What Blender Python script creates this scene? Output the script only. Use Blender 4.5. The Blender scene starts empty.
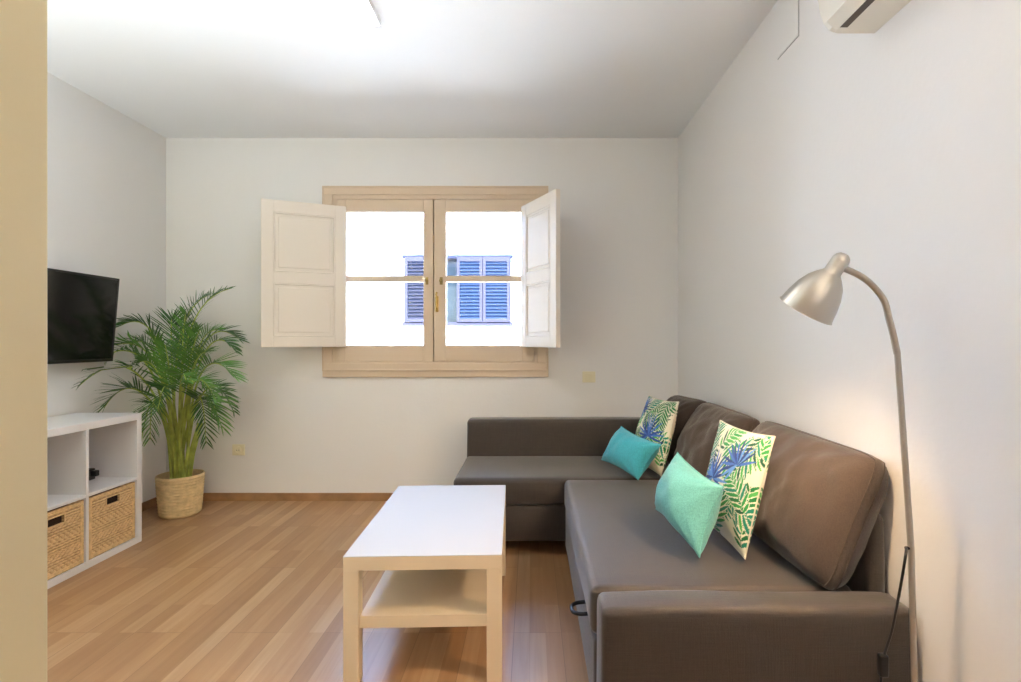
import bpy, bmesh, math, random
import numpy as np
from mathutils import Vector, Matrix, noise
C = bpy.context.scene.collection
F = 525.0; CX = 531.0; CY = 341.0; CH = 1.2
def P(px, py, Y): return Vector(((px-CX)*Y/F, Y, CH-(py-CY)*Y/F))

# ------------------------------------------------------------------ materials
def nt(name):
    m = bpy.data.materials.new(name); m.use_nodes = True
    n = m.node_tree.nodes; b = n['Principled BSDF']
    return m, n, m.node_tree.links, b
def mat(name, col, rough=.5, metal=0, bump=0, bscale=60, var=0, vscale=4, sheen=0, emit=None, estr=0, spec=None, coat=0):
    m, n, l, b = nt(name)
    b.inputs['Base Color'].default_value = (*col, 1); b.inputs['Roughness'].default_value = rough
    b.inputs['Metallic'].default_value = metal
    if spec is not None: b.inputs['Specular IOR Level'].default_value = spec
    if sheen: b.inputs['Sheen Weight'].default_value = sheen; b.inputs['Sheen Roughness'].default_value = .4
    if coat: b.inputs['Coat Weight'].default_value = coat
    tc = n.new('ShaderNodeTexCoord')
    if var:
        t = n.new('ShaderNodeTexNoise'); t.inputs['Scale'].default_value = vscale; t.inputs['Detail'].default_value = 5
        l.new(tc.outputs['Object'], t.inputs['Vector'])
        r = n.new('ShaderNodeValToRGB')
        r.color_ramp.elements[0].position = .3; r.color_ramp.elements[1].position = .7
        r.color_ramp.elements[0].color = (*[c*(1-var) for c in col], 1)
        r.color_ramp.elements[1].color = (*[min(1, c*(1+var)) for c in col], 1)
        l.new(t.outputs['Fac'], r.inputs['Fac']); l.new(r.outputs['Color'], b.inputs['Base Color'])
    if bump:
        t = n.new('ShaderNodeTexNoise'); t.inputs['Scale'].default_value = bscale; t.inputs['Detail'].default_value = 3
        l.new(tc.outputs['Object'], t.inputs['Vector'])
        bp = n.new('ShaderNodeBump'); bp.inputs['Strength'].default_value = bump; bp.inputs['Distance'].default_value = .004
        l.new(t.outputs['Fac'], bp.inputs['Height']); l.new(bp.outputs['Normal'], b.inputs['Normal'])
    if emit:
        b.inputs['Emission Color'].default_value = (*emit, 1); b.inputs['Emission Strength'].default_value = estr
    return m
def fabric(name, col, sheen=.3, rough=.9, spec=.2):
    m, n, l, b = nt(name)
    b.inputs['Roughness'].default_value = rough; b.inputs['Specular IOR Level'].default_value = spec
    b.inputs['Sheen Weight'].default_value = sheen; b.inputs['Sheen Roughness'].default_value = .45
    tc = n.new('ShaderNodeTexCoord')
    mx = []
    for ax, sc in enumerate(((12, 420, 420), (420, 12, 420), (420, 420, 12))):
        mp = n.new('ShaderNodeMapping'); mp.inputs['Scale'].default_value = sc
        l.new(tc.outputs['Object'], mp.inputs['Vector'])
        t = n.new('ShaderNodeTexNoise'); t.inputs['Scale'].default_value = 1; t.inputs['Detail'].default_value = 2
        l.new(mp.outputs['Vector'], t.inputs['Vector']); mx.append(t.outputs['Fac'])
    a = n.new('ShaderNodeMath'); a.operation = 'ADD'; l.new(mx[0], a.inputs[0]); l.new(mx[1], a.inputs[1])
    a2 = n.new('ShaderNodeMath'); a2.operation = 'ADD'; l.new(a.outputs[0], a2.inputs[0]); l.new(mx[2], a2.inputs[1])
    mr = n.new('ShaderNodeMapRange'); mr.inputs['From Min'].default_value = 1.1; mr.inputs['From Max'].default_value = 1.9
    mr.inputs['To Min'].default_value = .76; mr.inputs['To Max'].default_value = 1.24
    l.new(a2.outputs[0], mr.inputs['Value'])
    vm = n.new('ShaderNodeVectorMath'); vm.operation = 'SCALE'; vm.inputs[0].default_value = col
    l.new(mr.outputs['Result'], vm.inputs['Scale']); l.new(vm.outputs['Vector'], b.inputs['Base Color'])
    bp = n.new('ShaderNodeBump'); bp.inputs['Strength'].default_value = .35; bp.inputs['Distance'].default_value = .002
    l.new(a2.outputs[0], bp.inputs['Height']); l.new(bp.outputs['Normal'], b.inputs['Normal'])
    return m
def mat_floor():
    m, n, l, b = nt('laminate')
    tc = n.new('ShaderNodeTexCoord')
    mp = n.new('ShaderNodeMapping'); mp.inputs['Rotation'].default_value = (0, 0, math.pi/2); mp.inputs['Location'].default_value = (.3, .07, 0)
    l.new(tc.outputs['Object'], mp.inputs['Vector'])
    br = n.new('ShaderNodeTexBrick')
    br.offset = .37; br.inputs['Scale'].default_value = 1
    br.inputs['Brick Width'].default_value = .62; br.inputs['Row Height'].default_value = .065
    br.inputs['Mortar Size'].default_value = .0006; br.inputs['Mortar Smooth'].default_value = .3
    br.inputs['Color1'].default_value = (.0, .0, .0, 1); br.inputs['Color2'].default_value = (1, 1, 1, 1)
    br.inputs['Mortar'].default_value = (.2, .2, .2, 1)
    l.new(mp.outputs['Vector'], br.inputs['Vector'])
    br2 = n.new('ShaderNodeTexBrick')
    br2.offset = .5; br2.inputs['Scale'].default_value = 1; br2.inputs['Brick Width'].default_value = 1.24; br2.inputs['Row Height'].default_value = .195
    br2.inputs['Mortar Size'].default_value = .0012; br2.inputs['Mortar Smooth'].default_value = .2
    br2.inputs['Color1'].default_value = (1, 1, 1, 1); br2.inputs['Color2'].default_value = (.93, .93, .93, 1); br2.inputs['Mortar'].default_value = (.62, .6, .58, 1)
    l.new(mp.outputs['Vector'], br2.inputs['Vector'])
    g = n.new('ShaderNodeMapping'); g.inputs['Scale'].default_value = (26, 1.6, 1)
    l.new(tc.outputs['Object'], g.inputs['Vector'])
    gn = n.new('ShaderNodeTexNoise'); gn.inputs['Scale'].default_value = 1.5; gn.inputs['Detail'].default_value = 6; gn.inputs['Distortion'].default_value = .6
    l.new(g.outputs['Vector'], gn.inputs['Vector'])
    ad = n.new('ShaderNodeMix'); ad.data_type = 'RGBA'; ad.inputs['Factor'].default_value = .52
    l.new(br.outputs['Color'], ad.inputs['A']); l.new(gn.outputs['Fac'], ad.inputs['B'])
    r = n.new('ShaderNodeValToRGB'); e = r.color_ramp.elements
    e[0].position = .12; e[0].color = (.36, .19, .085, 1); e[1].position = .85; e[1].color = (.60, .385, .215, 1)
    k = e.new(.5); k.color = (.47, .27, .133, 1)
    l.new(ad.outputs['Result'], r.inputs['Fac'])
    mu = n.new('ShaderNodeMix'); mu.data_type = 'RGBA'; mu.blend_type = 'MULTIPLY'; mu.inputs['Factor'].default_value = 1
    l.new(r.outputs['Color'], mu.inputs['A']); l.new(br2.outputs['Color'], mu.inputs['B'])
    l.new(mu.outputs['Result'], b.inputs['Base Color'])
    b.inputs['Roughness'].default_value = .33; b.inputs['Specular IOR Level'].default_value = .5
    bp = n.new('ShaderNodeBump'); bp.inputs['Strength'].default_value = .12; bp.inputs['Distance'].default_value = .002
    l.new(gn.outputs['Fac'], bp.inputs['Height']); l.new(bp.outputs['Normal'], b.inputs['Normal'])
    return m
def mat_weave(name, c1, c2, sx, sz, strength=1.0, axis='Y'):
    # interlaced weave: a checker of over/under strands
    m, n, l, b = nt(name)
    tc = n.new('ShaderNodeTexCoord'); sp = n.new('ShaderNodeSeparateXYZ'); l.new(tc.outputs['Object'], sp.inputs[0])
    def mth(op, a, c=None):
        k = n.new('ShaderNodeMath'); k.operation = op
        for i, v in enumerate((a, c)):
            if v is None: continue
            if isinstance(v, (int, float)): k.inputs[i].default_value = v
            else: l.new(v, k.inputs[i])
        return k.outputs[0]
    u = mth('SINE', mth('MULTIPLY', sp.outputs[axis], sx)); w = mth('SINE', mth('MULTIPLY', sp.outputs['Z'], sz))
    w2 = mth('ABSOLUTE', mth('SINE', mth('MULTIPLY', sp.outputs['Z'], sz)))
    h = mth('ADD', mth('MULTIPLY', mth('MULTIPLY', u, w), .5), w2)
    nz = n.new('ShaderNodeTexNoise'); nz.inputs['Scale'].default_value = 30; nz.inputs['Detail'].default_value = 4
    l.new(tc.outputs['Object'], nz.inputs['Vector'])
    h2 = mth('ADD', mth('MULTIPLY', h, .55), mth('MULTIPLY', nz.outputs['Fac'], .9))
    r = n.new('ShaderNodeValToRGB'); r.color_ramp.elements[0].position = .25; r.color_ramp.elements[1].position = .95
    r.color_ramp.elements[0].color = (*c1, 1); r.color_ramp.elements[1].color = (*c2, 1)
    l.new(h2, r.inputs['Fac']); l.new(r.outputs['Color'], b.inputs['Base Color'])
    bp = n.new('ShaderNodeBump'); bp.inputs['Strength'].default_value = strength; bp.inputs['Distance'].default_value = .004
    l.new(h, bp.inputs['Height']); l.new(bp.outputs['Normal'], b.inputs['Normal'])
    b.inputs['Roughness'].default_value = .6
    return m
def mat_vcol(name):
    m, n, l, b = nt(name)
    a = n.new('ShaderNodeAttribute'); a.attribute_name = 'print'
    l.new(a.outputs['Color'], b.inputs['Base Color'])
    b.inputs['Roughness'].default_value = .85; b.inputs['Sheen Weight'].default_value = .15; b.inputs['Specular IOR Level'].default_value = .2
    return m
def mat_glass():
    m = bpy.data.materials.new('window_glass'); m.use_nodes = True
    n = m.node_tree.nodes; l = m.node_tree.links; n.clear()
    o = n.new('ShaderNodeOutputMaterial'); t = n.new('ShaderNodeBsdfTransparent'); g = n.new('ShaderNodeBsdfGlossy')
    g.inputs['Roughness'].default_value = .02; fr = n.new('ShaderNodeFresnel'); fr.inputs['IOR'].default_value = 1.45
    mx = n.new('ShaderNodeMixShader'); l.new(fr.outputs[0], mx.inputs[0]); l.new(t.outputs[0], mx.inputs[1]); l.new(g.outputs[0], mx.inputs[2])
    l.new(mx.outputs[0], o.inputs[0]); return m

M_wall = mat('wall_paint', (.89, .872, .855), .75, bump=.15, bscale=45)
M_ceil = mat('ceiling_paint', (.93, .93, .93), .8, bump=.1, bscale=40)
M_beige = mat('beige_paint', (.67, .585, .37), .6, bump=.05, bscale=60)
M_floor = mat_floor()
M_base = mat('baseboard_wood', (.40, .225, .11), .45, var=.25, vscale=8)
M_frame = mat('cream_window_paint', (.72, .57, .42), .45, bump=.05, bscale=90)
M_shut = mat('cream_shutter_paint', (.86, .78, .69), .45, bump=.05, bscale=90)
M_brass = mat('brass', (.75, .52, .18), .25, 1)
M_dbrass = mat('aged_brass', (.32, .23, .09), .35, 1)
M_steel = mat('brushed_nickel', (.60, .57, .51), .36, 1, bump=.03, bscale=200)
M_pole = mat('painted_nickel', (.50, .47, .42), .38, .8)
M_sofa = fabric('grey_brown_fabric', (.048, .037, .031), .35, .6, .4)
M_back = fabric('cushion_fabric', (.064, .047, .038), .3)
M_teal = fabric('teal_fabric', (.15, .44, .42), .2)
M_teal2 = fabric('turquoise_fabric', (.06, .40, .50), .2)
M_print = mat_vcol('leaf_print')
M_white = mat('white_laminate', (.84, .83, .84), .35)
M_birch = mat('table_top_white', (.57, .55, .535), .6, spec=.2)
M_cream = mat('table_leg_cream', (.80, .68, .50), .4)
M_black = mat('black_plastic', (.012, .011, .011), .35)
M_screen = mat('screen_glass', (.008, .008, .008), .12)
M_wick = mat_weave('rattan', (.42, .20, .07), (.85, .60, .32), 210, 210, 1.0)
M_wrim = mat('rattan_rim', (.85, .60, .30), .6, bump=.6, bscale=120, var=.2, vscale=40)
M_dark = mat('basket_shade', (.03, .012, .006), .8)
M_pot = mat('straw_rope', (.80, .62, .34), .75, bump=.5, bscale=140, var=.12, vscale=30)
M_soil = mat('soil', (.035, .022, .014), .95, bump=1, bscale=80)
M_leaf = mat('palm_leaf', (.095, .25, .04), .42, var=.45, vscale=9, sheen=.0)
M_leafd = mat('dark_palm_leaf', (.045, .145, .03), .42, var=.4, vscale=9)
M_stem = mat('palm_stem', (.42, .50, .10), .5, var=.35, vscale=14)
M_plate = mat('ivory_plastic', (.88, .82, .62), .4)
M_ac = mat('ac_plastic', (.80, .76, .66), .4)
M_acd = mat('ac_slot', (.10, .08, .06), .6)
M_hand = mat('dark_metal', (.03, .03, .035), .25, .9)
M_glass = mat_glass()
M_fac = mat('render_cream', (.86, .81, .70), .9, bump=.3, bscale=12)
M_cor = mat('cornice_yellow', (.82, .66, .42), .9)
M_bshut = mat('blue_shutter_paint', (.016, .024, .042), 1, spec=0)
M_bfr = mat('lilac_shutter_frame', (.040, .036, .046), 1, spec=0)
M_street = mat('paving', (.55, .52, .48), .9, var=.1)
M_led = mat('led_diffuser', (1, 1, 1), .5, emit=(1, .94, .87), estr=6)
M_bulb = mat('bulb', (1, 1, 1), .5, emit=(1, .70, .42), estr=560)

# ------------------------------------------------------------------ builders
def finish(name, bm, m, parent=None, smooth=False, angle=None):
    me = bpy.data.meshes.new(name)
    if parent is not None: bmesh.ops.translate(bm, vec=-root_loc(parent), verts=bm.verts)
    bmesh.ops.recalc_face_normals(bm, faces=bm.faces)
    bm.to_mesh(me); bm.free()
    for x in (m if isinstance(m, (list, tuple)) else [m]): me.materials.append(x)
    if smooth:
        for p in me.polygons: p.use_smooth = True
        if angle: me.set_sharp_from_angle(angle=math.radians(angle))
    o = bpy.data.objects.new(name, me); C.objects.link(o)
    if parent is not None: o.parent = parent
    return o
LOC = {}
def root_loc(o):
    v = Vector((0, 0, 0))
    while o: v += Vector(o.location); o = o.parent
    return v
def thing(name, label, cat, loc=(0, 0, 0), group=None):
    o = bpy.data.objects.new(name, None); C.objects.link(o); o.location = loc; o.empty_display_size = .1
    o['label'] = label; o['category'] = cat
    if group: o['group'] = group
    return o
def tag(o, label, cat, group=None):
    o['label'] = label; o['category'] = cat
    if group: o['group'] = group
    return o
def box(bm, x0, x1, y0, y1, z0, z1, bev=0, seg=2, mi=0, mtx=None):
    b2 = bmesh.new(); bmesh.ops.create_cube(b2, size=1)
    for v in b2.verts:
        v.co = Vector(((x0+x1)/2+v.co.x*(x1-x0), (y0+y1)/2+v.co.y*(y1-y0), (z0+z1)/2+v.co.z*(z1-z0)))
    if bev: bmesh.ops.bevel(b2, geom=b2.edges[:], offset=bev, segments=seg, profile=.5, affect='EDGES')
    if mtx is not None: bmesh.ops.transform(b2, matrix=mtx, verts=b2.verts)
    merge(bm, b2, mi)
def merge(bm, b2, mi=0):
    mp = {}
    for v in b2.verts: mp[v] = bm.verts.new(v.co)
    for f in b2.faces:
        try: nf = bm.faces.new([mp[v] for v in f.verts]); nf.material_index = mi; nf.smooth = f.smooth
        except ValueError: pass
    b2.free()
def B(name, args, m, parent=None, bev=0, seg=2, smooth=None, mtx=None):
    bm = bmesh.new()
    for a in (args if isinstance(args[0], (tuple, list)) else [args]): box(bm, *a, bev=bev, seg=seg, mtx=mtx)
    return finish(name, bm, m, parent, smooth=(seg > 2 if smooth is None else smooth), angle=40)
def tube(bm, pts, r, n=10, cap=True, mi=0):
    pts = [Vector(p) for p in pts]; rings = []
    rr = r if isinstance(r, (list, tuple)) else [r]*len(pts)
    up = None
    for i, p in enumerate(pts):
        d = (pts[min(i+1, len(pts)-1)]-pts[max(i-1, 0)]).normalized()
        if up is None: up = d.orthogonal().normalized()
        s = (up - d*up.dot(d)).normalized(); up = s; t = d.cross(s)
        rings.append([bm.verts.new(p+(s*math.cos(a)+t*math.sin(a))*rr[i]) for a in [2*math.pi*k/n for k in range(n)]])
    for a, b in zip(rings, rings[1:]):
        for k in range(n):
            f = bm.faces.new((a[k], a[(k+1) % n], b[(k+1) % n], b[k])); f.material_index = mi; f.smooth = True
    if cap:
        for q in (rings[0], rings[-1]):
            f = bm.faces.new(q); f.material_index = mi
def lathe(bm, prof, org, axis=(0, 0, 1), n=40, mi=0, closed=False):
    ax = Vector(axis).normalized(); s = ax.orthogonal().normalized(); t = ax.cross(s); org = Vector(org); rings = []
    for r, h in prof:
        rings.append([bm.verts.new(org+ax*h+(s*math.cos(a)+t*math.sin(a))*max(r, 1e-4)) for a in [2*math.pi*k/n for k in range(n)]])
    for a, b in zip(rings, rings[1:]):
        for k in range(n):
            f = bm.faces.new((a[k], a[(k+1) % n], b[(k+1) % n], b[k])); f.material_index = mi; f.smooth = True
def struct(name, args, m, bev=0, parent=None):
    o = B(name, args, m, parent, bev); o['kind'] = 'structure'; return o
def spline(pts, n=8):
    pts = [Vector(p) for p in pts]; q = [pts[0]*2-pts[1]]+pts+[pts[-1]*2-pts[-2]]; out = []
    for i in range(1, len(q)-2):
        for k in range(n):
            t = k/n; a, b, c, d = q[i-1], q[i], q[i+1], q[i+2]
            out.append(.5*((2*b)+(-a+c)*t+(2*a-5*b+4*c-d)*t*t+(-a+3*b-3*c+d)*t**3))
    out.append(pts[-1]); return out

# ------------------------------------------------------------------ the room
XL, XR, YB, ZC = -2.746, 1.106, 3.95, 2.728
YF = -1.6
struct('floor', (XL-.2, XR+.2, YF-.2, YB+.25, -.12, 0), M_floor)
struct('ceiling', (XL-.2, XR+.2, YF-.2, YB+.25, ZC, ZC+.2), M_ceil)
struct('wall_left', (XL-.2, XL, YF-.2, YB+.25, 0, ZC), M_wall)
struct('wall_right', (XR, XR+.2, YF-.2, YB+.25, 0, ZC), M_wall)
OX0, OX1, OZ0, OZ1 = -1.49, .045, 1.0, 2.30
struct('wall_back', [(XL, OX0, YB, YB+.25, 0, ZC), (OX1, XR, YB, YB+.25, 0, ZC), (OX0, OX1, YB, YB+.25, 0, OZ0), (OX0, OX1, YB, YB+.25, OZ1, ZC)], M_wall)
struct('wall_front', (XL, XR, YF-.2, YF, 0, ZC), M_wall)
struct('wall_doorway', (XL, -.824, .62, .897, 0, ZC), M_beige, bev=.004)
o = struct('baseboard_back', (XL, XR, YB-.012, YB, 0, .058), M_base)
struct('baseboard_left', (XL, XL+.012, .9, YB-.012, 0, .058), M_base)
struct('baseboard_right', (XR-.012, XR, .5, YB-.012, 0, .058), M_base)

# ------------------------------------------------------------------ window
W = bpy.data.objects.new('window_1', None); C.objects.link(W); W.location = (-.72, YB, 1.0); W['kind'] = 'structure'
s = YB-.03
def X(px, Y=3.94): return (px-CX)*Y/F
def Z(py, Y=3.94): return CH-(py-CY)*Y/F
ty0, ty1 = YB-.022, YB-.0005
x0, x1, x2, x3 = X(323), X(333), X(537), X(548.3); z0, z1, z2, z3 = Z(377), Z(363), Z(195), Z(186.5)
B('window_trim', [(x0, x3, ty0, ty1, z2, z3), (x0, x3, ty0, ty1, z0, z1), (x0, x1, ty0, ty1, z1, z2), (x2, x3, ty0, ty1, z1, z2),
                  (x0, x3, ty0-.008, ty0, z3-.014, z3), (x0, x0+.014, ty0-.008, ty0, z0+.06, z3-.014), (x3-.014, x3, ty0-.008, ty0, z0+.06, z3-.014), (x0, x3, ty0-.01, ty0, z0+.045, z0+.06)], M_frame, W, bev=.003)
fy0, fy1 = YB-.012, YB+.06
B('window_frame', [(x1-.005, x2+.005, fy0, fy1, Z(199), z2+.004), (x1-.005, x2+.005, fy0, fy1, z1-.004, Z(362.3)+.003), (x1-.005, X(337), fy0, fy1, Z(362.3)+.003, Z(199)), (X(534), x2+.005, fy0, fy1, Z(362.3)+.003, Z(199)),
                   (X(429.5), X(438), YB+.036, YB+.06, z1, z2), (X(335), X(343), YB+.036, YB+.06, z1, z2), (X(526), X(536), YB+.036, YB+.06, z1, z2), (X(335), X(536), YB+.036, YB+.06, z1-.003, Z(350)), (X(335), X(536), YB+.036, YB+.06, Z(207), z2)], M_frame, W, bev=.002)
def sash(xa, xb, ga, gb):
    zb, zt = Z(362.3)+.004, Z(199.5)
    g0, g1 = Z(345.3), Z(212)
    y0, y1 = YB-.014, YB+.035
    m0, m1 = Z(281.8), Z(275.6)
    f = B('window_sash', [(xa, ga, y0, y1, zb, zt), (gb, xb, y0, y1, zb, zt), (ga, gb, y0, y1, zb, g0), (ga, gb, y0, y1, g1, zt)], M_frame, W, bev=.003)
    B('glazing_bar', (ga-.002, gb+.002, y0+.008, y1-.01, m0, m1), M_frame, f, bev=.003)
    B('glass_pane', (ga-.004, gb+.004, YB+.008, YB+.012, g0-.004, g1+.004), M_glass, f)
    return f
sl = sash(X(337.3), X(433.2), X(346), X(423.5)); sr = sash(X(434.2), X(533.7), X(446), X(522))
# sash hardware
bm = bmesh.new()
for px in (427, 441.3):
    lathe(bm, [(.0, 0), (.012, 0), (.012, .004), (.005, .006), (.005, .018), (.011, .022), (.012, .028), (.008, .034), (.0, .035)], (X(px), YB-.014, Z(281)), (0, -1, 0), n=16)
    box(bm, X(px)-.011, X(px)+.011, YB-.018, YB-.014, Z(281)-.028, Z(281)+.028, bev=.002)
finish('window_knob', bm, M_dbrass, W, True, 40)
bm = bmesh.new()
cx = X(437.2)
box(bm, cx-.011, cx+.011, YB-.019, YB-.014, Z(304)-.06, Z(304)+.06, bev=.003)
tube(bm, spline([(cx, YB-.019, Z(293)), (cx, YB-.045, Z(293.5)), (cx, YB-.05, Z(297)), (cx, YB-.044, Z(308))]), [.006]*17+[.007]*8, 10)
finish('window_handle', bm, M_brass, W, True, 40)
def shutter(hx, hy, fx, fy, name='shutter'):
    h = Vector((hx, hy, 0)); f = Vector((fx, fy, 0)); d = (f-h); w = d.length; a = math.atan2(d.y, d.x)
    z0, z1 = 1.156, 2.197
    mt = Matrix.Translation(h) @ Matrix.Rotation(a, 4, 'Z')
    T = .034; st = .078; mid0, mid1 = 1.60, 1.69
    parts = [(0, st, -T/2, T/2, z0, z1), (w-st, w, -T/2, T/2, z0, z1), (st, w-st, -T/2, T/2, z0, z0+.075), (st, w-st, -T/2, T/2, z1-.085, z1), (st, w-st, -T/2, T/2, mid0+.01, mid1)]
    o = B(name, parts, M_shut, W, bev=.003, mtx=mt)
    bm = bmesh.new()
    for a0, a1 in ((z0+.075, mid0+.01), (mid1, z1-.085)):
        box(bm, st-.002, w-st+.002, -T/2+.010, T/2-.010, a0-.002, a1+.002, mtx=mt)
        box(bm, st+.03, w-st-.03, -T/2+.004, T/2-.004, a0+.03, a1-.03, bev=.0039, seg=1, mtx=mt)
        for sg in (-1, 1):  # bolection moulding
            yy = sg*(T/2-.006)
            for q in ((st, st+.012, a0, a1), (w-st-.012, w-st, a0, a1), (st, w-st, a0, a0+.012), (st, w-st, a1-.012, a1)):
                box(bm, q[0], q[1], yy-.006, yy+.006, q[2], q[3], bev=.004, seg=1, mtx=mt)
    finish('shutter_panel', bm, M_shut, o)
    bm = bmesh.new()
    for zz in (z0+.15, z1-.15): tube(bm, [(hx, hy, zz-.03), (hx, hy, zz+.03)], .006, 10)
    finish('hinge', bm, M_frame, o, True, 40)
    return o
shutter(X(346.5, 3.915), 3.905, -1.893, 3.70-.02)
shutter(X(523, 3.915), 3.905, .178, 3.44)

# ------------------------------------------------------------------ outside
FY = 8.0
bd = thing('neighbouring_building', 'sunlit cream building with blue louvred shutters seen through the window', 'building', (0, FY, -3))
fx0, fx1, fz0, fz1 = (404-CX)*FY/F, (511-CX)*FY/F, CH-(323.5-CY)*FY/F, CH-(257-CY)*FY/F
B('facade', [(-9, fx0, FY, FY+.3, -3, 3.02), (fx1, 9, FY, FY+.3, -3, 3.02), (fx0, fx1, FY, FY+.3, -3, fz0), (fx0, fx1, FY, FY+.3, fz1, 3.02)], M_fac, bd)
B('cornice', [(-9, 9, FY-.10, FY, 2.86, 2.96), (-9, 9, FY-.16, FY, 2.96, 3.03)], M_cor, bd)
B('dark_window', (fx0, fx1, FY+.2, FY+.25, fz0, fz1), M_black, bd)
B('window_lintel', (fx0-.03, fx1+.03, FY-.01, FY+.1, fz1-.02, fz1+.03), M_bfr, bd)
B('window_sill', (fx0-.03, fx1+.03, FY-.03, FY+.1, fz0-.04, fz0+.02), M_bfr, bd)
def louvre(pa, pb, yo, m=M_bshut):
    a, b = (pa-CX)*FY/F, (pb-CX)*FY/F; bm = bmesh.new(); y = FY-.03+yo
    for q in ((a, a+.045, fz0, fz1), (b-.045, b, fz0, fz1), (a+.045, b-.045, fz0, fz0+.07), (a+.045, b-.045, fz1-.07, fz1), (a+.045, b-.045, (fz0+fz1)/2+.13, (fz0+fz1)/2+.19)):
        box(bm, q[0], q[1], y, y+.035, q[2], q[3], bev=.003)
    o = finish('louvred_shutter', bm, M_bfr, bd)
    bm = bmesh.new(); k = 0
    z = fz0+.09
    while z < fz1-.08:
        box(bm, -(b-a)/2+.04, (b-a)/2-.04, -.024, .024, -.004, .004, mtx=Matrix.Translation(((a+b)/2, y+.017, z)) @ Matrix.Rotation(math.radians(68), 4, 'X'))
        z += .052
    finish('louvre_slats', bm, m, o)
louvre(405, 433, 0, mat('sunbleached_blue', (.017, .017, .024), 1, spec=0)); louvre(457, 482.5, 0); louvre(483, 510, 0)
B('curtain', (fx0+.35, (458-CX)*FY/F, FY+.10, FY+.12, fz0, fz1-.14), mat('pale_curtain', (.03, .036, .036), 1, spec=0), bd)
o = struct('ground', (-9, 9, YB+.25, 12, -3.2, -3), M_street)

# ------------------------------------------------------------------ ceiling lights
def ceiling_light(x0, x1, y0, y1, label, m=M_led):
    t = thing('ceiling_light', label, 'ceiling light', ((x0+x1)/2, (y0+y1)/2, ZC), 'slim ceiling light panels')
    e = .006; zz = ZC-.028
    B('housing', [(x0, x1, y0, y0+e, zz, ZC-.0005), (x0, x1, y1-e, y1, zz, ZC-.0005), (x0, x0+e, y0+e, y1-e, zz, ZC-.0005), (x1-e, x1, y0+e, y1-e, zz, ZC-.0005)], M_white, t, bev=.001)
    B('diffuser', (x0+e, x1-e, y0+e, y1-e, zz+.001, zz+.006), m, t)
ceiling_light(-.925, -.715, 1.93, 2.505, 'glowing white panel light on the ceiling in front of the window')
def fill_uplight(x, y, label, st, ec):  # invented uplighter, out of view, added to brighten ceiling and walls evenly
    t = thing('fill_uplight', label, 'floor lamp', (x, y, 0), 'added fill uplighters out of view')
    bm = bmesh.new(); lathe(bm, [(0, 0), (.13, 0), (.13, .015), (.02, .03), (0, .03)], (x, y, 0), n=32); finish('base', bm, M_pole, t, True, 40)
    bm = bmesh.new(); tube(bm, [(x, y, .03), (x, y, 1.150)], .012, 12); finish('pole', bm, M_pole, t, True, 40)
    bm = bmesh.new(); lathe(bm, [(.0, 1.150), (.04, 1.155), (.10, 1.200), (.15, 1.260), (.153, 1.260), (.146, 1.258), (.096, 1.207), (.035, 1.165), (0, 1.162)], (x, y, 0), n=40); b_ = finish('bowl', bm, M_white, t, True, 40)
    bm = bmesh.new(); lathe(bm, [(0, 1.215), (.07, 1.212), (.08, 1.205), (.07, 1.198), (0, 1.195)], (x, y, 0), n=32)
    finish('bulb', bm, mat('fill_uplight_bulb', (1, 1, 1), .5, emit=ec, estr=st), b_, True)
fill_uplight(-2.15, 1.06, 'added unseen fill uplighter in the near left corner of the room', 215, (.80, .91, 1))
fill_uplight(.72, -.45, 'added unseen fill uplighter in the hallway behind the camera', 225, (1, .86, .70))
# ------------------------------------------------------------------ wall plates, hatch
t = thing('light_switch', 'small ivory switch plate on the back wall right of the window, above the sofa', 'switch', (X(589), YB, Z(377)))
B('cover_plate', (X(582.5), X(595.5), YB-.008, YB-.0005, Z(382.5), Z(371.5)), M_plate, t, bev=.003)
B('rocker', (X(585), X(593), YB-.012, YB-.0081, Z(380.5), Z(373.5)), M_plate, t, bev=.0015)
t = thing('wall_socket', 'small ivory power socket low on the back wall beside the palm', 'socket', (X(238), YB, Z(450)))
B('cover_plate', (X(232), X(244.5), YB-.009, YB-.0005, Z(455.5), Z(444.5)), M_plate, t, bev=.003)
bm = bmesh.new(); lathe(bm, [(.0, .009), (.018, .009), (.02, .0), (.024, 0), (.024, .012), (.02, .013), (.018, .009)], (X(238.2), YB-.006, Z(450)), (0, -1, 0), 24); finish('socket_face', bm, M_plate, t, True, 30)
bm = bmesh.new()
for dx in (-.008, .008): tube(bm, [(X(238.2)+dx, YB-.0151, Z(450)), (X(238.2)+dx, YB-.0165, Z(450))], .0028, 10)
finish('socket_holes', bm, M_black, t)
t = thing('access_hatch', 'flush white access hatch high on the right wall, left of the air conditioner', 'hatch', (XR, 2.28, 2.54))
B('hatch_cover', (XR-.004, XR-.0005, 2.168, 2.352, 2.462, 2.632), M_wall, t, bev=.0015)
B('hatch_seam', [(XR-.0008, XR-.0002, 2.1655, 2.168, 2.4595, 2.64), (XR-.0008, XR-.0002, 2.1655, 2.354, 2.4595, 2.462)], mat('seam_grey', (.38, .36, .34), .8), t)

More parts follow.
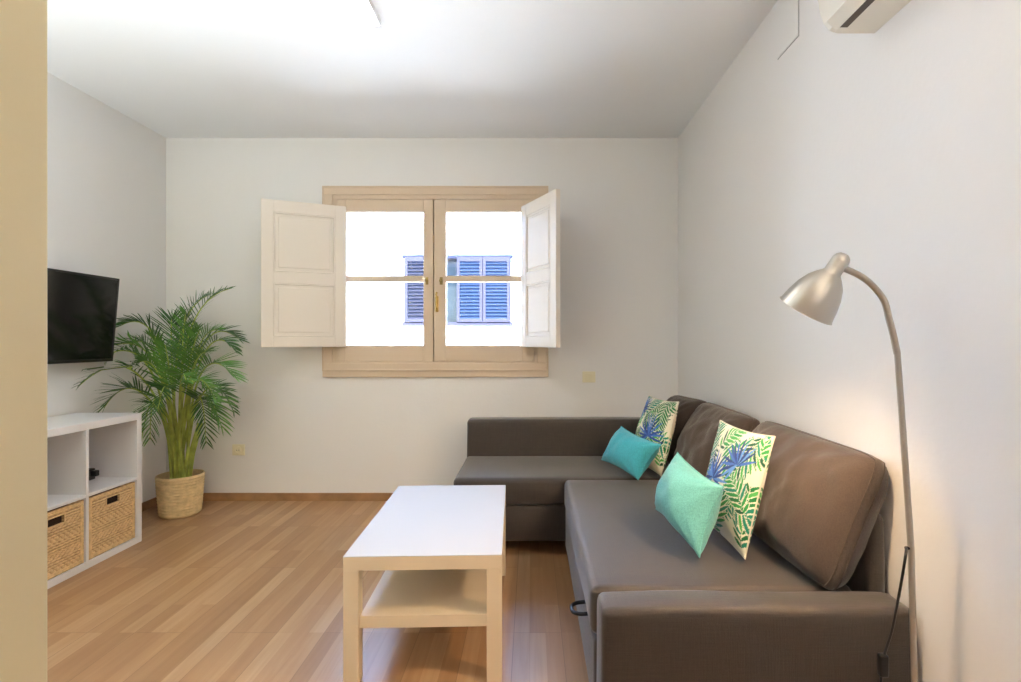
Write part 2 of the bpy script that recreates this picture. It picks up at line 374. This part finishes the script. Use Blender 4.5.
# ------------------------------------------------------------------ air conditioner
def extrude_y(bm, prof, y0, y1, mi=0):
    a = [bm.verts.new((x, y0, z)) for x, z in prof]; b = [bm.verts.new((x, y1, z)) for x, z in prof]
    n = len(prof)
    for k in range(n): bm.faces.new((a[k], a[(k+1) % n], b[(k+1) % n], b[k])).material_index = mi
    bm.faces.new(a); bm.faces.new(b)
t = thing('air_conditioner', 'white split air conditioner high on the right wall', 'air conditioner', (XR, 1.3, 2.2))
w = XR-.0005
bm = bmesh.new()
prof = [(w, 2.19), (w-.135, 2.19), (w-.15, 2.196), (w-.163, 2.22), (w-.176, 2.255), (w-.188, 2.30), (w-.192, 2.36), (w-.186, 2.44), (w-.165, 2.475), (w-.13, 2.49), (w, 2.49)]
extrude_y(bm, prof, .88, 1.69)
bmesh.ops.bevel(bm, geom=[e for e in bm.edges if abs(e.verts[0].co.y-e.verts[1].co.y) < 1e-5 and max(e.verts[0].co.x, e.verts[1].co.x) < w-.001], offset=.006, segments=2, affect='EDGES')
finish('housing', bm, M_ac, t, True, 35)
B('air_outlet', (w-.132, w-.108, .93, 1.655, 2.1885, 2.1902), M_acd, t)
mt = Matrix.Translation((w-.158, 1.29, 2.194)) @ Matrix.Rotation(math.radians(38), 4, 'Y')
B('louvre_flap', (-.022, .022, -.365, .365, -.003, .003), M_ac, t, bev=.002, mtx=mt)
B('panel_seam', (w-.192, w-.189, .89, 1.68, 2.318, 2.322), M_acd, t)

# ------------------------------------------------------------------ television
t = thing('television', 'black flat television tilted forward on the left wall', 'television', (XL, 2.9, 1.33))
tt = Vector((-2.612, 0, 1.595)); tb = Vector((-2.655, 0, 1.072)); ax = (tt-tb).normalized(); H = (tt-tb).length
nrm = Vector((ax.z, 0, -ax.x)).normalized()
mt = Matrix(((nrm.x, 0, ax.x, tb.x), (0, 1, 0, 0), (nrm.z, 0, ax.z, tb.z), (0, 0, 0, 1)))
Y0, Y1 = 2.42, 3.335
B('bezel', [(-.028, 0, Y0, Y0+.012, 0, H), (-.028, 0, Y1-.012, Y1, 0, H), (-.028, 0, Y0, Y1, H-.012, H), (-.028, 0, Y0, Y1, 0, .018), (-.03, -.014, Y0+.01, Y1-.01, .01, H-.01)], M_black, t, bev=.002, mtx=mt)
B('rear_housing', (-.052, -.03, Y0+.12, Y1-.12, .06, H-.12), M_black, t, bev=.008, mtx=mt)
B('screen', (-.0135, -.003, Y0+.0121, Y1-.0121, .0181, H-.0121), M_screen, t, mtx=mt)
B('wall_bracket', [(XL+.0005, XL+.02, 2.72, 3.02, 1.22, 1.44), (XL+.02, XL+.065, 2.78, 2.82, 1.30, 1.36), (XL+.02, XL+.065, 2.92, 2.96, 1.30, 1.36)], M_black, t, bev=.002)

# ------------------------------------------------------------------ shelving unit
KX0, KX1, KY0, KY1, KH = XL+.022, -2.335, 2.38, 3.15, .77
t = thing('shelving_unit', 'white open cube shelving unit under the television', 'shelf unit', ((KX0+KX1)/2, (KY0+KY1)/2, 0))
o_ = .038; i_ = .016; km = (KY0+KY1)/2; kz = KH/2
B('top_panel', (KX0, KX1, KY0, KY1, KH-o_, KH), M_white, t, bev=.0015)
B('bottom_panel', (KX0, KX1, KY0, KY1, 0, o_), M_white, t, bev=.0015)
B('side_panel', (KX0, KX1, KY1-o_, KY1, o_, KH-o_), M_white, t, bev=.0015)
B('side_panel', (KX0, KX1, KY0, KY0+o_, o_, KH-o_), M_white, t, bev=.0015)
B('divider', (KX0, KX1, km-i_/2, km+i_/2, o_, KH-o_), M_white, t, bev=.001)
B('shelf', (KX0, KX1, KY0+o_, km-i_/2, kz-i_/2, kz+i_/2), M_white, t, bev=.001)
B('shelf', (KX0, KX1, km+i_/2, KY1-o_, kz-i_/2, kz+i_/2), M_white, t, bev=.001)
def basket(y0, y1, label):
    x1 = KX1-.006; x0 = x1-.34; z0, z1 = o_+.001, kz-i_/2-.010; cy = (y0+y1)/2
    t = thing('wicker_basket', label, 'basket', ((x0+x1)/2, cy, z0), 'wicker baskets in the shelving unit')
    sy, s0, s1 = .045, z1-.075, z1-.037; T = .012
    B('basket_body', [(x1-T, x1-.002, y0, cy-sy, z0, z1), (x1-T, x1-.002, cy+sy, y1, z0, z1), (x1-T, x1-.002, cy-sy, cy+sy, z0, s0), (x1-T, x1-.002, cy-sy, cy+sy, s1, z1),
                      (x0, x1-T, y0, y0+T, z0, z1), (x0, x1-T, y1-T, y1, z0, z1), (x0, x0+T, y0, y1, z0, z1), (x0, x1-T, y0, y1, z0, z0+T)], M_wick, t)
    B('inside_shade', [(x0+.013, x1-T-.002, y0+.014, y1-.014, z0+.013, z1-.02)], M_dark, t)  # solid near-black block: shade inside the hollow basket, put in as colour
    bm = bmesh.new()
    for q in (((y0+.008, z0+.008), (y0+.008, z1-.006)), ((y1-.008, z0+.008), (y1-.008, z1-.006)), ((y0+.008, z1-.008), (y1-.008, z1-.008)), ((y0+.008, z0+.008), (y1-.008, z0+.008))):
        for off in (0, .009):
            k = 1 if q[0][0] < cy or q[0][0] == q[1][0] else -1
            a, b = Vector((x1-.004, q[0][0], q[0][1])), Vector((x1-.004, q[1][0], q[1][1]))
            if q[0][0] == q[1][0]: dv = Vector((0, off if q[0][0] < cy else -off, 0))
            else: dv = Vector((0, 0, -off if q[0][1] > (z0+z1)/2 else off))
            tube(bm, [a+dv, b+dv], .0052, 8)
    finish('rim', bm, M_wrim, t, True, 60)
    bm = bmesh.new()
    # woven strands in relief on the front
    rnd = random.Random(7)
    z = z0+.03; row = 0
    while z < z1-.028:
        y = y0+.024
        pts = []; k = 0
        while y < y1-.022:
            pts.append(Vector((x1-.0035+.0028*math.sin(k*math.pi/2+row*math.pi), y, z+rnd.uniform(-.0008, .0008)))); y += .0075; k += 1
        seg = [[p for p in pts if p.y < cy-sy], [p for p in pts if p.y > cy+sy]] if s0-.004 < z < s1+.004 else [pts]
        for sgm in seg: tube(bm, sgm, .0036, 5)
        z += .0125; row += 1
    finish('woven_strands', bm, M_wrim, t, True, 60)
    bm = bmesh.new()
    for q in ((cy-sy, cy+sy, s1, s1+.006), (cy-sy, cy+sy, s0-.006, s0), (cy-sy-.006, cy-sy, s0-.006, s1+.006), (cy+sy, cy+sy+.006, s0-.006, s1+.006)):
        box(bm, x1-.008, x1+.002, q[0], q[1], q[2], q[3], bev=.002)
    finish('handle_hole_edge', bm, M_wrim, t)
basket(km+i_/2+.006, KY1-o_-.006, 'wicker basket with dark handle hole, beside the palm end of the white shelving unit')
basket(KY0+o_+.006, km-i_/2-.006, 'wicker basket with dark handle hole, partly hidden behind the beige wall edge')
# small black gadget on the shelf
t = thing('plug_adapter', 'small black adapter lying in the open cube above a wicker basket', 'adapter', (-2.56, 2.87, kz+i_/2))
zb = kz+i_/2+.0008
t.location = (-2.62, 3.0, zb)
B('adapter_body', (-2.60, -2.545, 3.02, 3.07, zb, zb+.065), M_black, t, bev=.006)
B('plug_head', (-2.5449, -2.515, 3.03, 3.062, zb+.022, zb+.056), M_black, t, bev=.005)
bm = bmesh.new(); tube(bm, spline([(-2.58, 3.02, zb+.01), (-2.59, 2.98, zb+.004), (-2.6, 2.92, zb+.004), (-2.64, 2.9, zb+.004), (-2.66, 2.95, zb+.004)]), .003, 8); finish('cable', bm, M_black, t, True)

# ------------------------------------------------------------------ coffee table
t = thing('coffee_table', 'low white rectangular coffee table with cream legs and a lower shelf', 'coffee table', (-.39, 2.28, 0))
mt = Matrix.Translation((-.3925, 2.278, 0)) @ Matrix.Rotation(math.radians(1.9), 4, 'Z')
L2, W2 = .446, .2755
B('tabletop', (-W2, W2, -L2, L2, .4485, .4505), M_birch, t, mtx=mt)
B('tabletop_frame', (-W2, W2, -L2, L2, .401, .4484), M_cream, t, bev=.001, mtx=mt)
for sx in (-1, 1):
    for sy in (-1, 1):
        a, b = sorted((sx*W2, sx*(W2-.053))); c, d = sorted((sy*L2, sy*(L2-.053)))
        B('leg', (a, b, c, d, 0, .4008), M_cream, t, bev=.001, mtx=mt)
B('shelf', (-W2+.054, W2-.054, -L2+.012, L2-.012, .194, .237), M_cream, t, bev=.001, mtx=mt)

# ------------------------------------------------------------------ sofa
def soft(name, q, m, parent, bev=.03, puff=.006, sub=14, seed=0):
    # upholstered block: bevelled, gently crowned faces
    bm = bmesh.new(); x0, x1, y0, y1, z0, z1 = q
    b2 = bmesh.new(); bmesh.ops.create_cube(b2, size=1)
    for v in b2.verts: v.co = Vector(((x0+x1)/2+v.co.x*(x1-x0), (y0+y1)/2+v.co.y*(y1-y0), (z0+z1)/2+v.co.z*(z1-z0)))
    bmesh.ops.bevel(b2, geom=b2.edges[:], offset=bev, segments=4, profile=.5, affect='EDGES')
    bmesh.ops.subdivide_edges(b2, edges=[e for e in b2.edges if e.calc_length() > .1], cuts=sub, use_grid_fill=True)
    c = Vector(((x0+x1)/2, (y0+y1)/2, (z0+z1)/2)); h = Vector(((x1-x0)/2, (y1-y0)/2, (z1-z0)/2))
    b2.normal_update()
    for v in b2.verts:
        r = [(v.co[i]-c[i])/h[i] for i in range(3)]
        k = 1
        for i in range(3):
            if abs(v.normal[i]) < .7: k *= max(0, 1-abs(r[i])**4)
        nn = noise.noise(v.co*3.1+Vector((seed, 0, 0)))*.006
        v.co += v.normal*(puff*k + nn*k)
    merge(bm, b2); 
    return finish(name, bm, m, parent, True)
S = thing('corner_sofa', 'grey-brown fabric corner sofa with chaise along the right wall', 'sofa', (.6, 2.5, 0))
ZS = .44
soft('armrest', (.200, 1.082, 1.476, 1.602, .055, ZS+.002), M_sofa, S, .022, .004, 16)
soft('seat', (.183, 1.0, 1.612, 2.895, .288, ZS), M_sofa, S, .028, .001, 16, 3)
soft('chaise_seat', (-.432, 1.0, 2.902, 3.50, .288, ZS-.002), M_sofa, S, .028, .001, 16, 5)
B('sofa_base', (.192, 1.03, 1.606, 2.93, .055, .285), M_sofa, S, bev=.015, seg=3)
B('chaise_base', (-.425, .204, 2.915, 3.49, .085, .285), M_sofa, S, bev=.015, seg=3)
soft('chaise_backrest', (-.428, 1.0, 3.503, 3.63, .085, .675), M_sofa, S, .025, .004, 12, 8)
soft('backrest', (1.032, 1.092, 1.61, 3.64, .06, .668), M_sofa, S, .025, .003, 12, 9)
for x, y in ((.25, 1.54), (1.0, 1.54), (-.37, 2.98), (-.37, 3.56), (1.0, 3.56)):
    bm = bmesh.new(); lathe(bm, [(0, 0), (.024, 0), (.024, .056 if y < 2 else .087), (0, .056 if y < 2 else .087)], (x, y, 0), n=16); finish('foot', bm, M_black, S, True, 40)
# pull strap loop on the front
bm = bmesh.new()
hp = [(.205, 1.76, .287), (.165, 1.762, .284), (.142, 1.78, .283), (.142, 1.82, .283), (.165, 1.838, .284), (.205, 1.84, .287)]
pts = spline(hp, 6); tube(bm, pts, .0065, 10)
finish('pull_handle', bm, M_hand, S, True)
S.children[-1]['label'] = 'dark metal pull handle'

# cushions and pillows -------------------------------------------------------
def pillow(name, c4, T, m, label, cat, group=None, edge=.0, n=40, power=.5, wr=.004, pinch=.07, seed=0, pattern=None, sag=0, rc_=0):
    """c4: BL, BR, TR, TL of the middle plane"""
    BL, BR, TR, TL = [Vector(c) for c in c4]
    nr = (BR-BL).cross(TL-BL).normalized()
    bm = bmesh.new()
    if pattern is not None: lay = bm.verts.layers.float_color.new('print')
    org = (BL+BR+TR+TL)/4
    org = Vector((org.x, org.y, min(BL.z, BR.z)))
    g = {}
    for side in (1, -1):
        for i in range(n+1):
            for j in range(n+1):
                u, v = 2*i/n-1, 2*j/n-1
                b = i in (0, n) or j in (0, n)
                if b and side == -1 and not edge: g[(side, i, j)] = g[(1, i, j)]; continue
                uu = u*(1-pinch*(1-v*v)*abs(u)**2); vv = v*(1-pinch*(1-u*u)*abs(v)**2)
                uu *= 1-rc_*abs(v)**8; vv *= 1-rc_*abs(u)**8
                s_, t_ = (uu+1)/2, (vv+1)/2
                p = BL*(1-s_)*(1-t_)+BR*s_*(1-t_)+TR*s_*t_+TL*(1-s_)*t_
                k = max(0, (1-u*u)*(1-v*v))
                h = T/2*k**power
                h *= 1 + sag*(-v)*(1-abs(u)**3)
                w_ = noise.noise(Vector((p.x*7+seed, p.y*7, p.z*7)))*wr + noise.noise(Vector((p.x*22+seed, p.y*22+side, p.z*16)))*wr*.45
                # creases radiating from the corners
                rc = math.hypot(1-abs(u), 1-abs(v)); an = math.atan2(1-abs(v), 1-abs(u)+1e-6)
                w_ += wr*.8*math.sin(an*11+seed)*math.exp(-rc*3)*min(1, rc*6)
                h += w_*min(1, k*5)
                p = p + nr*side*(h+edge/2)
                vt = bm.verts.new(p); g[(side, i, j)] = vt
                if pattern is not None:
                    N = pattern.shape[0]-1
                    vt[lay] = (*[float(q) for q in pattern[int(j/n*N), int(i/n*N)]], 1)
    for side in (1, -1):
        for i in range(n):
            for j in range(n):
                q = (g[(side, i, j)], g[(side, i+1, j)], g[(side, i+1, j+1)], g[(side, i, j+1)])
                f = bm.faces.new(q if side == 1 else q[::-1]); f.smooth = True
    rim = [(i, 0) for i in range(n)]+[(n, j) for j in range(n)]+[(n-i, n) for i in range(n)]+[(0, n-j) for j in range(n)]
    if edge:
        e3 = len(rim)
        def er(kk):
            i, j = rim[kk % e3]; a, b = g[(1, i, j)].co, g[(-1, i, j)].co; return (a+b)/2
        mid = []
        cc = sum((er(k) for k in range(e3)), Vector())/e3
        for k in range(e3):
            m_ = er(k); mid.append(bm.verts.new(m_+(m_-cc).normalized()*edge*.22))
        for k in range(e3):
            a, b = rim[k], rim[(k+1) % e3]; k2 = (k+1) % e3
            f = bm.faces.new((g[(1, *a)], mid[k], mid[k2], g[(1, *b)])); f.smooth = True
            f = bm.faces.new((mid[k], g[(-1, *a)], g[(-1, *b)], mid[k2])); f.smooth = True
    # put the thing's origin at its base
    bmesh.ops.translate(bm, vec=-org, verts=bm.verts)
    seam = []
    if edge:
        for sd in (1, -1): seam.append([g[(sd, i, j)].co.copy() for i, j in rim+[rim[0]]])
    else: seam.append([g[(1, i, j)].co.copy() for i, j in rim+[rim[0]]])
    bmesh.ops.recalc_face_normals(bm, faces=bm.faces)
    if pattern is None:
        o = finish(name, bm, m, None, True)
    else:
        me = bpy.data.meshes.new(name); bm.to_mesh(me); bm.free(); me.materials.append(m)
        o = bpy.data.objects.new(name, me); C.objects.link(o)
    o.location = org
    tag(o, label, cat, group)
    bm = bmesh.new()
    for sm in seam: tube(bm, sm, .0028, 6, cap=False)
    me = bpy.data.meshes.new('piping'); bm.to_mesh(me); bm.free(); me.materials.append(m if pattern is None else M_seam)
    pp = bpy.data.objects.new('piping', me); C.objects.link(pp); pp.parent = o
    return o
M_seam = mat('offwhite_piping', (.70, .66, .52), .8)
def back_cushion(y0, y1, label, xb=.882, xt=1.035, zt=.845, zb=.438, T=.25, edge=.03, seed=0, xf=None):
    xf = xf or xt
    return pillow('back_cushion', [(xb, y1, zb), (xb, y0, zb), (xt, y0, zt), (xf, y1, zt)], T, M_back, label, 'cushion', 'loose back cushions of the sofa', edge=edge, n=36, power=.40, wr=.019, pinch=.02, seed=seed, sag=.25, rc_=.055)
back_cushion(1.572, 2.36, 'large grey-brown back cushion at the near end of the sofa', seed=1, xt=1.063, xb=.90)
back_cushion(2.385, 3.07, 'grey-brown back cushion in the middle of the sofa, behind the patterned pillow', seed=5)
back_cushion(3.10, 3.46, 'narrow grey-brown back cushion in the far corner of the sofa', seed=9, xf=.95)

# leaf print ------------------------------------------------------------------
def leafprint(seed, N=150):
    rnd = random.Random(seed)
    img = np.zeros((N, N, 3)); img[:] = (.80, .77, .62)
    yy, xx = np.mgrid[0:N, 0:N]/(N-1)
    def stroke(p0, p1, w, col):
        d = np.array(p1)-np.array(p0); L = d@d+1e-9
        t = np.clip(((xx-p0[0])*d[0]+(yy-p0[1])*d[1])/L, 0, 1)
        dist = np.hypot(xx-(p0[0]+t*d[0]), yy-(p0[1]+t*d[1]))
        wd = w*np.sin(np.pi*np.clip(t*.86+.1, 0, 1))**.8
        img[dist < wd] = col
    G = [(.015, .18, .05), (.03, .30, .07), (.08, .40, .09), (.01, .10, .05), (.015, .24, .15)]
    Bl = [(.03, .08, .35), (.06, .16, .55), (.14, .32, .70), (.02, .05, .22)]
    def frond(x, y, a, L):
        g = rnd.choice(G); c = rnd.uniform(-.7, .7)
        px, py = x, y; n = int(L/.048)
        for k in range(n):
            aa = a+c*k/n; nx, ny = px+math.cos(aa)*L/n, py+math.sin(aa)*L/n
            stroke((px, py), (nx, ny), .006, g)
            ll = .19*math.sin(math.pi*(.18+.75*k/n))
            for s in (-1, 1):
                b = aa+s*(1.0-.35*k/n)
                stroke((px, py), (px+math.cos(b)*ll*1.05, py+math.sin(b)*ll*1.05),   .0235, (.80, .77, .62))
                stroke((px, py), (px+math.cos(b)*ll, py+math.sin(b)*ll), .0155, rnd.choice((g, g, rnd.choice(G))))
            px, py = nx, ny
    def fan(x, y, a, L):
        for k in range(15):
            b = a+(k-7)*.27+rnd.uniform(-.04, .04)
            stroke((x, y), (x+math.cos(b)*L*rnd.uniform(.8, 1), y+math.sin(b)*L*rnd.uniform(.8, 1)), .015, rnd.choice(Bl))
    for (x, y, a, L) in [(.05, .02, 1.2, .5), (.55, -.02, 1.9, .5), (.95, .1, 1.7, .5), (.35, .28, .2, .5), (.0, .95, -.9, .5), (.45, 1.0, -1.3, .45), (1.0, .95, -2.4, .5), (.75, .55, 1.2, .45), (.05, .45, 1.3, .4), (.2, .2, 2.6, .3), (.8, .4, -.3, .3), (.5, .02, 1.2, .4), (.15, .65, 1.9, .4), (.6, .8, .1, .4), (.95, .35, 2.2, .45), (.3, .75, 1.0, .35), (.25, .05, 2.0, .4), (.85, .95, -1.8, .4)]:
        frond(x+rnd.uniform(-.04, .04), y+rnd.uniform(-.04, .04), a, L)
    for (x, y, a, L) in ([(.34, .48, 1.7, .30), (.70, .68, 2.2, .27)] if seed == 1 else [(.62, .42, 1.8, .38), (.12, .80, .2, .25)]):
        fan(x, y, a, L)
    return img
pillow('leaf_print_pillow', [(.69, 2.16, .475), (.722, 1.77, .465), (.822, 1.77, .878), (.768, 2.13, .878)], .10, M_print,
       'green and blue palm-leaf pillow in the middle of the sofa, behind the near teal pillow', 'pillow', 'palm-leaf print pillows', n=150, wr=.004, pinch=.06, seed=2, pattern=leafprint(1))
pillow('leaf_print_pillow', [(.60, 3.17, .475), (.70, 2.82, .475), (.825, 2.93, .86), (.735, 3.27, .86)], .13, M_print,
       'green and blue palm-leaf pillow in the far corner of the sofa', 'pillow', 'palm-leaf print pillows', n=150, wr=.004, pinch=.06, seed=4, pattern=leafprint(2))
pillow('teal_pillow', [(.495, 2.08, .535), (.565, 1.76, .475), (.660, 1.80, .70), (.585, 2.10, .755)], .19, M_teal,
       'small teal pillow nearest the camera on the sofa seat', 'pillow', 'small plain teal pillows', wr=.012, pinch=.13, seed=6)
pillow('teal_pillow', [(.415, 3.10, .50), (.56, 2.74, .475), (.672, 2.71, .665), (.527, 3.07, .70)], .16, M_teal2,
       'small turquoise pillow at the far end of the sofa', 'pillow', 'small plain teal pillows', wr=.012, pinch=.11, seed=8)

# ------------------------------------------------------------------ floor lamp
LY = 1.38
t = thing('floor_lamp', 'brushed nickel arc floor lamp beside the near sofa arm', 'floor lamp', (P(912, 700, LY).x, LY, 0))
bx, by = 1.0, LY-.02
bm = bmesh.new(); lathe(bm, [(0, 0), (.098, 0), (.1, .004), (.098, .014), (.03, .02), (.016, .026), (.013, .05), (0, .05)], (bx+.005, by, 0), n=48); finish('base', bm, M_steel, t, True, 40)
bm = bmesh.new()
tube(bm, [(bx+.012, by, .045), P(914.5, 682, LY), P(911, 548, LY), P(901.5, 410, LY), P(897.2, 352, LY)], [.008, .0078, .0078, .0075, .0075], 16); finish('pole', bm, M_pole, t, True, 50)
bm = bmesh.new()
tube(bm, spline([P(897.2, 354, LY), P(893, 334, LY), P(889, 319, LY), P(884, 300.7, LY), P(873, 286, LY), P(860, 275.8, LY), P(846, 269.3, LY), P(838, 267, LY)]), .0082, 16); finish('gooseneck', bm, M_pole, t, True, 50)
a0 = P(841.5, 259, LY); a1 = P(805.5, 310.5, LY+.066); axd = (a1-a0).normalized()
q = (P(831.5, 272, LY)-a0).length; Ls = (a1-a0).length
bm = bmesh.new()
outer = [(0, -.016), (.010, -.0145), (.018, -.008), (.022, .002), (.0225, q-.004), (.026, q), (.034, q+.008), (.048, q+.026), (.060, q+.052), (.068, q+.082), (.0735, Ls), (.0755, Ls)]
inner = [(.0745, Ls-.002), (.0715, Ls-.001), (.066, q+.082), (.058, q+.052), (.046, q+.027), (.032, q+.011), (.01, q+.006), (0, q+.006)]
lathe(bm, outer+inner, a0, axd, 56); sh = finish('lamp_shade', bm, M_steel, t, True, 50)
bm = bmesh.new(); bp_ = a0+axd*(q+.058)
bmesh.ops.create_icosphere(bm, subdivisions=3, radius=.026); bmesh.ops.translate(bm, vec=bp_, verts=bm.verts); finish('bulb', bm, M_bulb, sh, True)
bm = bmesh.new(); tube(bm, [a0+axd*(q+.005), a0+axd*(q+.036)], .012, 16); finish('bulb_socket', bm, M_black, sh, True, 50)
LC = LY-.03
bm = bmesh.new()
cord = spline([P(906.3, 548, LY-.004), P(905.5, 556, LC), P(902.5, 575, LC), P(898, 600, LC), P(892, 630, LC), P(884.5, 655, LC), P(881, 682, LC), P(880, 740, LC), P(900, 785, LC-.02), (.97, 1.30, .03), (.985, 1.34, .02)])
tube(bm, cord, .0033, 8); cb = finish('cord', bm, M_black, t, True)
sw = P(883, 665, LC)
B('cord_switch', (sw.x-.011, sw.x+.011, LC-.009, LC+.009, sw.z-.028, sw.z+.028), M_black, cb, bev=.004, seg=3)
B('cable_clip', (P(905, 548, LY).x, P(911, 548, LY).x, LY-.005, LY+.005, P(0, 548, LY).z-.004, P(0, 548, LY).z+.004), M_black, t, bev=.003)

# ------------------------------------------------------------------ palm
PX, PY = (180.5-CX)*3.64/F, 3.64
t = thing('potted_palm', 'tall green areca palm in a woven straw pot in the left corner', 'plant', (PX, PY, 0))
bm = bmesh.new()
prof = [(0, 0), (.110, 0), (.117, .006)]
nb = 13
for k in range(nb*6+1):
    h = .01+k/(nb*6)*.265; r = .119+.022*(h/.275)**.8
    prof.append((r+.006*abs(math.sin(math.pi*k/6)), h))
prof += [(.141, .279), (.133, .279), (.131, .25), (.130, .2), (0, .2)]
lathe(bm, prof, (PX, PY, 0), n=72); pot = finish('straw_pot', bm, M_pot, t, True, 70)
bm = bmesh.new(); lathe(bm, [(0, .235), (.05, .24), (.1, .237), (.1295, .232)], (PX, PY, 0), n=32); finish('soil', bm, M_soil, t, True)
rnd = random.Random(11)
UP = Vector((0, 0, 1))
def frond(tip, mid, base, n=24, ll=.2, w=.013, start=.42, m=0, droop=.35):
    P0, P3 = Vector(base), Vector(tip); c = Vector(mid)*2-(P0+P3)*.5
    f = lambda s: P0*(1-s)**2+c*2*s*(1-s)+P3*s*s
    pts = [f(k/20) for k in range(21)]
    bm = bmesh.new()
    tube(bm, pts, [.0085*(1-.85*k/20)+.0008 for k in range(21)], 6, mi=1)
    for k in range(n):
        s = start+(1-start)*(k+.5)/n
        p = f(s); d = (f(min(1, s+.01))-f(s-.01)).normalized()
        side = d.cross(UP)
        if side.length < .05: side = Vector((1, 0, 0))
        side.normalize(); nrm = side.cross(d).normalized()
        q = (s-start)/(1-start)
        L = ll*(.45+.75*math.sin(math.pi*(.15+.75*q)))*(1-.35*q)
        for sg in (-1, 1):
            ang = math.radians(58-30*q+rnd.uniform(-7, 7))
            dr = (d*math.cos(ang)+side*sg*math.sin(ang)+nrm*rnd.uniform(.12, .4)).normalized()
            wv = d.cross(dr); wv = (dr.cross(wv)).normalized() if wv.length > .01 else d
            wv = (wv*.8+nrm*.5*sg).normalized()
            LL = L*rnd.uniform(.85, 1.1); prev = None
            a = p.copy(); ns = 5
            for j in range(ns+1):
                tt_ = j/ns; wd = w*.5*math.sin(math.pi*(.12+.88*tt_))**.7 if j < ns else .0004
                cur = (bm.verts.new(a-wv*wd), bm.verts.new(a+nrm*-.18*wd), bm.verts.new(a+wv*wd))
                if prev:
                    for i_ in (0, 1):
                        fc = bm.faces.new((prev[i_], prev[i_+1], cur[i_+1], cur[i_])); fc.material_index = 0; fc.smooth = True
                prev = cur
                dr = (dr+Vector((0, 0, -droop*(.3+tt_)*.35))).normalized()
                a = a+dr*LL/ns
    for v in bm.verts:   # keep clear of the walls
        v.co.x = max(v.co.x, XL+.012); v.co.y = min(v.co.y, YB-.012)
    for v in bm.verts:
        if v.co.y < 3.16 and v.co.z < KH+.012: v.co.z = KH+.012
        elif v.co.y < 3.36 and v.co.x < -2.5 and 1.03 < v.co.z < 1.62: v.co.y = 3.36
    bmesh.ops.translate(bm, vec=-Vector(t.location), verts=bm.verts)
    me = bpy.data.meshes.new('frond'); bm.to_mesh(me); bm.free()
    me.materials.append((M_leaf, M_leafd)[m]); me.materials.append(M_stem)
    o = bpy.data.objects.new('frond', me); C.objects.link(o); o.parent = t
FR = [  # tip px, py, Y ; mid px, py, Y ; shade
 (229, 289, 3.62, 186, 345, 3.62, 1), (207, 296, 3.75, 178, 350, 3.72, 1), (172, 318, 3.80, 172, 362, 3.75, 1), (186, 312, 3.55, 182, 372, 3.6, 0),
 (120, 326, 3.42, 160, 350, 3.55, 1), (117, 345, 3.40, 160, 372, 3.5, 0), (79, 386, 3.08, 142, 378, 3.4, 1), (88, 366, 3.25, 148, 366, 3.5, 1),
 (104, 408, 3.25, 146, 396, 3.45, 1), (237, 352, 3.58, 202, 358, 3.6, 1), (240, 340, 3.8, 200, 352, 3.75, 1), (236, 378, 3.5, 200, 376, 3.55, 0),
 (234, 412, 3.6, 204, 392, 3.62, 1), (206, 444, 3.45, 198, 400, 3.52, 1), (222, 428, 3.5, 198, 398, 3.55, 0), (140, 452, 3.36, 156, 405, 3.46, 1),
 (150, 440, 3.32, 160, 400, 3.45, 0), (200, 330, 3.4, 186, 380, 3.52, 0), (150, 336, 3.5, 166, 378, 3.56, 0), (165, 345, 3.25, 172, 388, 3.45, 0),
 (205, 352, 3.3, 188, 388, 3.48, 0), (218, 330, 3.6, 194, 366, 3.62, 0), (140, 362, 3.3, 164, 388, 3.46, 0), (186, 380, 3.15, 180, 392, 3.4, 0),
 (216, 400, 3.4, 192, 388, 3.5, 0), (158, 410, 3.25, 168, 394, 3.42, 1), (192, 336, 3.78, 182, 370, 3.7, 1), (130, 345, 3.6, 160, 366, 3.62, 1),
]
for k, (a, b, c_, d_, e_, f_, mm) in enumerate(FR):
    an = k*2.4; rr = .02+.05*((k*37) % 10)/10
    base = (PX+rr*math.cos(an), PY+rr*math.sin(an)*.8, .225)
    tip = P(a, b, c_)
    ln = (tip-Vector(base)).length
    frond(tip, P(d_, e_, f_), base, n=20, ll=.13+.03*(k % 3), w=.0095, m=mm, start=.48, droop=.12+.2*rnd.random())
for k in range(9):   # young canes without leaflets
    an = k*2.1+.5; rr = .03+.008*k/2
    p0 = Vector((PX+rr*math.cos(an), PY+rr*.8*math.sin(an), .225)); lean = Vector((.05*math.cos(an), .04*math.sin(an), 0))
    bm = bmesh.new(); tube(bm, [p0, p0+Vector((0, 0, .18))+lean*.5, p0+Vector((0, 0, .40))+lean*1.6], [.012, .010, .006], 8)
    finish('cane', bm, M_stem, t, True)

# ------------------------------------------------------------------ light, sky, camera
wd = bpy.data.worlds.new('sky'); bpy.context.scene.world = wd; wd.use_nodes = True
bg = wd.node_tree.nodes['Background']; bg.inputs['Color'].default_value = (.36, .57, 1.0, 1); bg.inputs['Strength'].default_value = 9.0
sd = bpy.data.lights.new('sun', 'SUN'); sd.energy = 26; sd.angle = math.radians(.6); sd.color = (1, .95, .86)
so = bpy.data.objects.new('sun', sd); C.objects.link(so)
so.rotation_euler = Vector((.15, .27, -.95)).to_track_quat('-Z', 'Y').to_euler(); so.location = (0, 0, 8)
cam = bpy.data.cameras.new('camera'); co = bpy.data.objects.new('camera', cam); C.objects.link(co)
co.location = (0, 0, CH); co.rotation_euler = (math.pi/2, 0, 0)
cam.sensor_width = 36; cam.lens = 36*F/1021; cam.shift_x = -(CX-510.5)/1021; cam.shift_y = 0; cam.clip_start = .05
sc = bpy.context.scene; sc.camera = co
sc.view_settings.view_transform = 'Standard'; sc.view_settings.look = 'None'; sc.view_settings.gamma = 1
sc.view_settings.use_curve_mapping = False; sc.view_settings.exposure = 1.54
